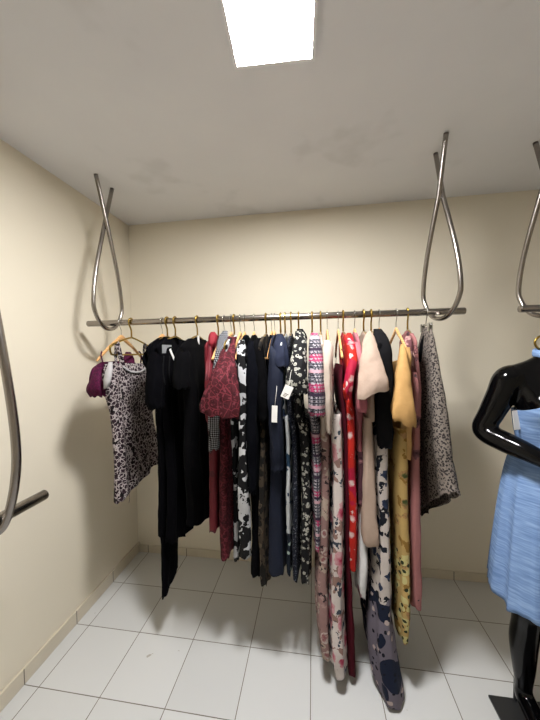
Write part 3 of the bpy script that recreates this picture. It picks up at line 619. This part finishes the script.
# 31 grey skirt on clip hanger ---------------------------------------------------------------------
hanger('clip', hx(426), 'silver clip hanger at the right end of the long rail')
t, x = garment(426, 'skirt', 'skirt', 'grey and black basket-print skirt on a clip hanger at the right rail end')
cloth('panel', low_st(x, [(1.738, -.05, .05, -.004, .004), (1.70, -.07, .065, -.012, .012), (1.62, -.105, .10, -.020, .020), (1.52, -.145, .135, -.026, .026), (1.35, -.20, .165, -.03, .034), (1.15, -.245, .175, -.034, .038), (.98, -.275, .175, -.034, .040, -.35), (.84, -.29, .175, -.032, .040, -.75)]), M['greyweave'], t, k=7, amp=.6)
cloth('waistband_fold', sleeve_st([(334, 424, 428, 1.60, .01), (344, 419, 426, 1.62, .02), (354, 418, 424, 1.63, .022), (362, 418, 422, 1.63, .012)]), M['black2'], t, 32, 4, .3)

# ---------------------------------------------------------------- mannequin
MX, MY = .977, 1.355
TORSO = [(1.615, .047, .050, .01), (1.575, .050, .054, .008), (1.552, .088, .066, .008), (1.532, .138, .074, .008), (1.49, .160, .084, .002), (1.43, .148, .100, -.012), (1.37, .140, .108, -.018), (1.30, .130, .098, -.008), (1.22, .115, .088, .0),
         (1.12, .130, .098, .006), (1.02, .145, .106, .01), (.93, .155, .112, .012), (.85, .156, .112, .01), (.80, .15, .10, .01)]
def torso(z):
    if z >= TORSO[0][0]: return TORSO[0][1:]
    for (za, *a), (zb, *b) in zip(TORSO, TORSO[1:]):
        if za >= z >= zb:
            f = (za-z)/(za-zb); f = f*f*(3-2*f)*.5+f*.5
            return tuple(p+(q-p)*f for p, q in zip(a, b))
    return TORSO[-1][1:]
def limb_bm(bm, path, rad, seg=20, n=6):
    pts = catmull([tuple(p)+(r,) for p, r in zip(path, rad)], n)
    rings = tube_rings([p[:3] for p in pts], [p[3] for p in pts], seg)
    vs = [[bm.verts.new(v) for v in r] for r in rings]
    for a, b in zip(vs, vs[1:]):
        for j in range(seg): bm.faces.new((a[j], a[(j+1) % seg], b[(j+1) % seg], b[j]))
    bm.faces.new(vs[0][::-1]); bm.faces.new(vs[-1])
def mannequin():
    t = thing('mannequin', 'glossy black headless mannequin wearing a light blue dress at the right edge', 'mannequin', (MX, MY, 0))
    bm = bmesh.new()
    rings = []
    for i in range(57):
        z = 1.615-(1.615-.80)*i/56; a, b, c = torso(z)
        rings.append([bm.verts.new((a*math.copysign(abs(math.cos(q))**.92, math.cos(q)), c+b*math.sin(q), z)) for q in [2*PI*j/40 for j in range(40)]])
    for a, b in zip(rings, rings[1:]):
        for j in range(40): bm.faces.new((a[j], a[(j+1) % 40], b[(j+1) % 40], b[j]))
    bm.faces.new(rings[0][::-1]); bm.faces.new(rings[-1])
    for s in (-1, 1):                    # bust
        limb_bm(bm, [(s*.070, .0, 1.40), (s*.072, -.06, 1.395), (s*.074, -.108, 1.385), (s*.074, -.128, 1.382)], [.06, .058, .036, .012])
        # legs: one a little ahead of the other
        d = -.02 if s > 0 else .0
        limb_bm(bm, [(s*.085, .012, .93), (s*.088, .005, .80), (s*.088, -.005+d, .64), (s*.088, -.005+d, .52), (s*.083, .010+d, .44), (s*.080, .030+d, .34), (s*.072, .040+d, .21), (s*.068, .045+d, .125), (s*.068, .045+d, .085)],
                [.075, .082, .070, .057, .052, .052, .042, .032, .034])
        limb_bm(bm, [(s*.068, .062+d, .075), (s*.068, .03+d, .075), (s*.070, -.03+d, .058), (s*.073, -.09+d, .038), (s*.074, -.135+d, .033), (s*.074, -.155+d, .032)], [.03, .037, .036, .034, .026, .008])
        # arms bent, hands to the front of the hips
        sh = (s*.155, .010, 1.492); el = (s*.244, .030, 1.268); wr = (s*.115, -.165, 1.195)
        limb_bm(bm, [(s*.11, .005, 1.50), sh, (s*.186, .016, 1.42), (s*.220, .026, 1.335), el, (s*.205, -.03, 1.240), (s*.165, -.10, 1.222), wr, (s*.085, -.18, 1.187)],
                [.045, .058, .053, .047, .043, .044, .038, .028, .025], 20, 7)
        limb_bm(bm, [(s*.02, .012, 1.565), (s*.075, .010, 1.532), (s*.125, .008, 1.508), (s*.165, .010, 1.475)], [.038, .042, .048, .055])
        # palm and fingers lying along the waist
        P = Vector((s*.085, -.182, 1.187)); ax = Vector((-s*.92, -.14, -.20)).normalized(); dn = Vector((0, -.15, -1)).normalized()
        dn = (dn-ax*dn.dot(ax)).normalized()
        for q in (-.024, -.008, .008, .024):
            L = .072-.6*abs(q-.002)
            b0 = P+dn*q*.8; k = P+ax*.075+dn*q
            limb_bm(bm, [b0, (b0+k)/2, k, k+ax*L*.5+Vector((0, .004, 0)), k+ax*L+Vector((0, .016, 0))], [.014, .013, .0105, .0085, .006], 10, 4)
        up = -dn
        limb_bm(bm, [P+up*.012, P+up*.030+ax*.025, P+up*.042+ax*.05, P+up*.046+ax*.075], [.014, .012, .0095, .007], 10, 4)
    bmesh.ops.recalc_face_normals(bm, faces=bm.faces)
    me = bpy.data.meshes.new('body'); bm.to_mesh(me); bm.free()
    o = bpy.data.objects.new('tmp', me); COL.objects.link(o)
    r = o.modifiers.new('r', 'REMESH'); r.mode = 'VOXEL'; r.voxel_size = .0055
    sm = o.modifiers.new('s', 'SMOOTH'); sm.factor = .5; sm.iterations = 16
    dg = bpy.context.evaluated_depsgraph_get(); dg.update()
    me2 = bpy.data.meshes.new_from_object(o.evaluated_get(dg)); me2.name = 'body'
    bpy.data.objects.remove(o); link('body', me2, M['gloss'], t)
    # gilt hook on the neck
    tube('neck_cap', [(0, .01, 1.606), (0, .01, 1.609), (0, .01, 1.618), (0, .01, 1.622)], [.046, .048, .048, .042], M['plate'], t, 32)
    tube('neck_hook', catmull([(-.044, .01, 1.616), (-.058, .01, 1.632), (-.060, .01, 1.650), (-.046, .01, 1.668), (-.020, .01, 1.677), (.01, .01, 1.674), (.034, .01, 1.655), (.036, .01, 1.616)], 6), .0042, M['brass'], t, 10)
    box('base_plate', (-.19, -.30, 0), (.20, .085, .012), M['plate'], t, .003)
    tube('support_rod', [(-.080, .078, .008), (-.080, .078, .02), (-.080, .074, .26), (-.080, .060, .32)], .008, M['plate'], t, 12)
    return t
mannequin()
# dress on the mannequin
t = thing('dress', 'light blue slub halter dress worn by the black mannequin', 'dress', (MX, MY, 1.19))
rings = []; NS, NR = 96, 26
def ztop(q):                              # top edge: halter point at the front, low at the sides and back
    s = math.sin(q); c = abs(math.cos(q))
    if s < 0:
        z = 1.368+.115*(1-c)
        return z+(1.594-z)*(1-c/.30)**.7 if c < .30 else z
    return 1.365
for i in range(NR+1):
    r = []
    for j in range(NS):
        q = 2*PI*j/NS; zt = ztop(q); z = 1.185+(zt-1.185)*(1-i/NR); a, b, c = torso(z)
        bust = .052*math.exp(-((z-1.385)/.055)**2)*max(0, -math.sin(q))**.8 if math.sin(q) < 0 else 0
        off = .008+.002*math.sin(9*q+20*z)
        # the stiff front spans the hollow between bust and neck
        r.append(Vector(((a+off)*math.copysign(abs(math.cos(q))**.92, math.cos(q)), c+(b+off+bust)*math.sin(q), z-1.19)))
    rings.append(r)
link('bodice', grid_mesh('bodice', rings), M['blue'], t)
hem = [Vector((.052*1.06*math.cos(q), .008+.056*1.06*math.sin(q), 1.598+.006*math.sin(q)-1.19)) for q in [2*PI*k/32 for k in range(33)]]
tube('halter_strap', hem, [(.005, .017)]*33, M['blue'], t, 8)
rings = []
for i in range(40):
    f = i/39; z = 1.20-.64*f; r = []
    a, b = .123+.084*f**.45, .100+.112*f**.5
    for j in range(140):
        q = 2*PI*j/140
        w = .014*f**.8*(math.sin(9*q+.6)+.55*math.sin(16*q+1.9+.8*f)) + .003*math.sin(31*q)*f
        zz = z+.012*f**3*math.sin(7*q+.4)+.02*f*f*math.sin(q)*0
        r.append(Vector(((a+w)*math.cos(q), .0+(b+w)*math.sin(q), zz-1.19)))
    rings.append(r)
rings.append([Vector((v.x*.965, v.y*.965, v.z+.006)) for v in rings[-1]])
link('skirt', grid_mesh('skirt', rings), M['blue'], t)
tube('waistband', [Vector((.128*math.cos(q), .0+.101*math.sin(q), 0)) for q in [2*PI*k/48 for k in range(49)]], [(.006, .016)]*49, M['blue'], t, 8)
c = at_y(517, 420, 1.33)
o = box('price_tag', (-.016, -.001, -.04), (.016, .001, .04), M['paper'], t, .0005, tuple(c-t.location)); o.rotation_euler = (0, -.12, .15)

# ---------------------------------------------------------------- camera, world, view
cd = bpy.data.cameras.new('camera'); cam = bpy.data.objects.new('camera', cd); COL.objects.link(cam)
cd.sensor_fit = 'HORIZONTAL'; cd.sensor_width = 36; cd.lens = 36*FPX/540; cd.clip_start = .02
m = Matrix.Identity(4)
for i, v in enumerate((CR, CU, -CF)):
    for k in range(3): m[k][i] = v[k]
m.translation = EYE; cam.matrix_world = m; S.camera = cam
w = bpy.data.worlds.new('world'); S.world = w; w.use_nodes = True
w.node_tree.nodes['Background'].inputs[0].default_value = (.9, .95, 1, 1); w.node_tree.nodes['Background'].inputs[1].default_value = .02
S.view_settings.view_transform = 'Standard'; S.view_settings.look = 'None'; S.view_settings.gamma = 1; S.view_settings.exposure = 0.0
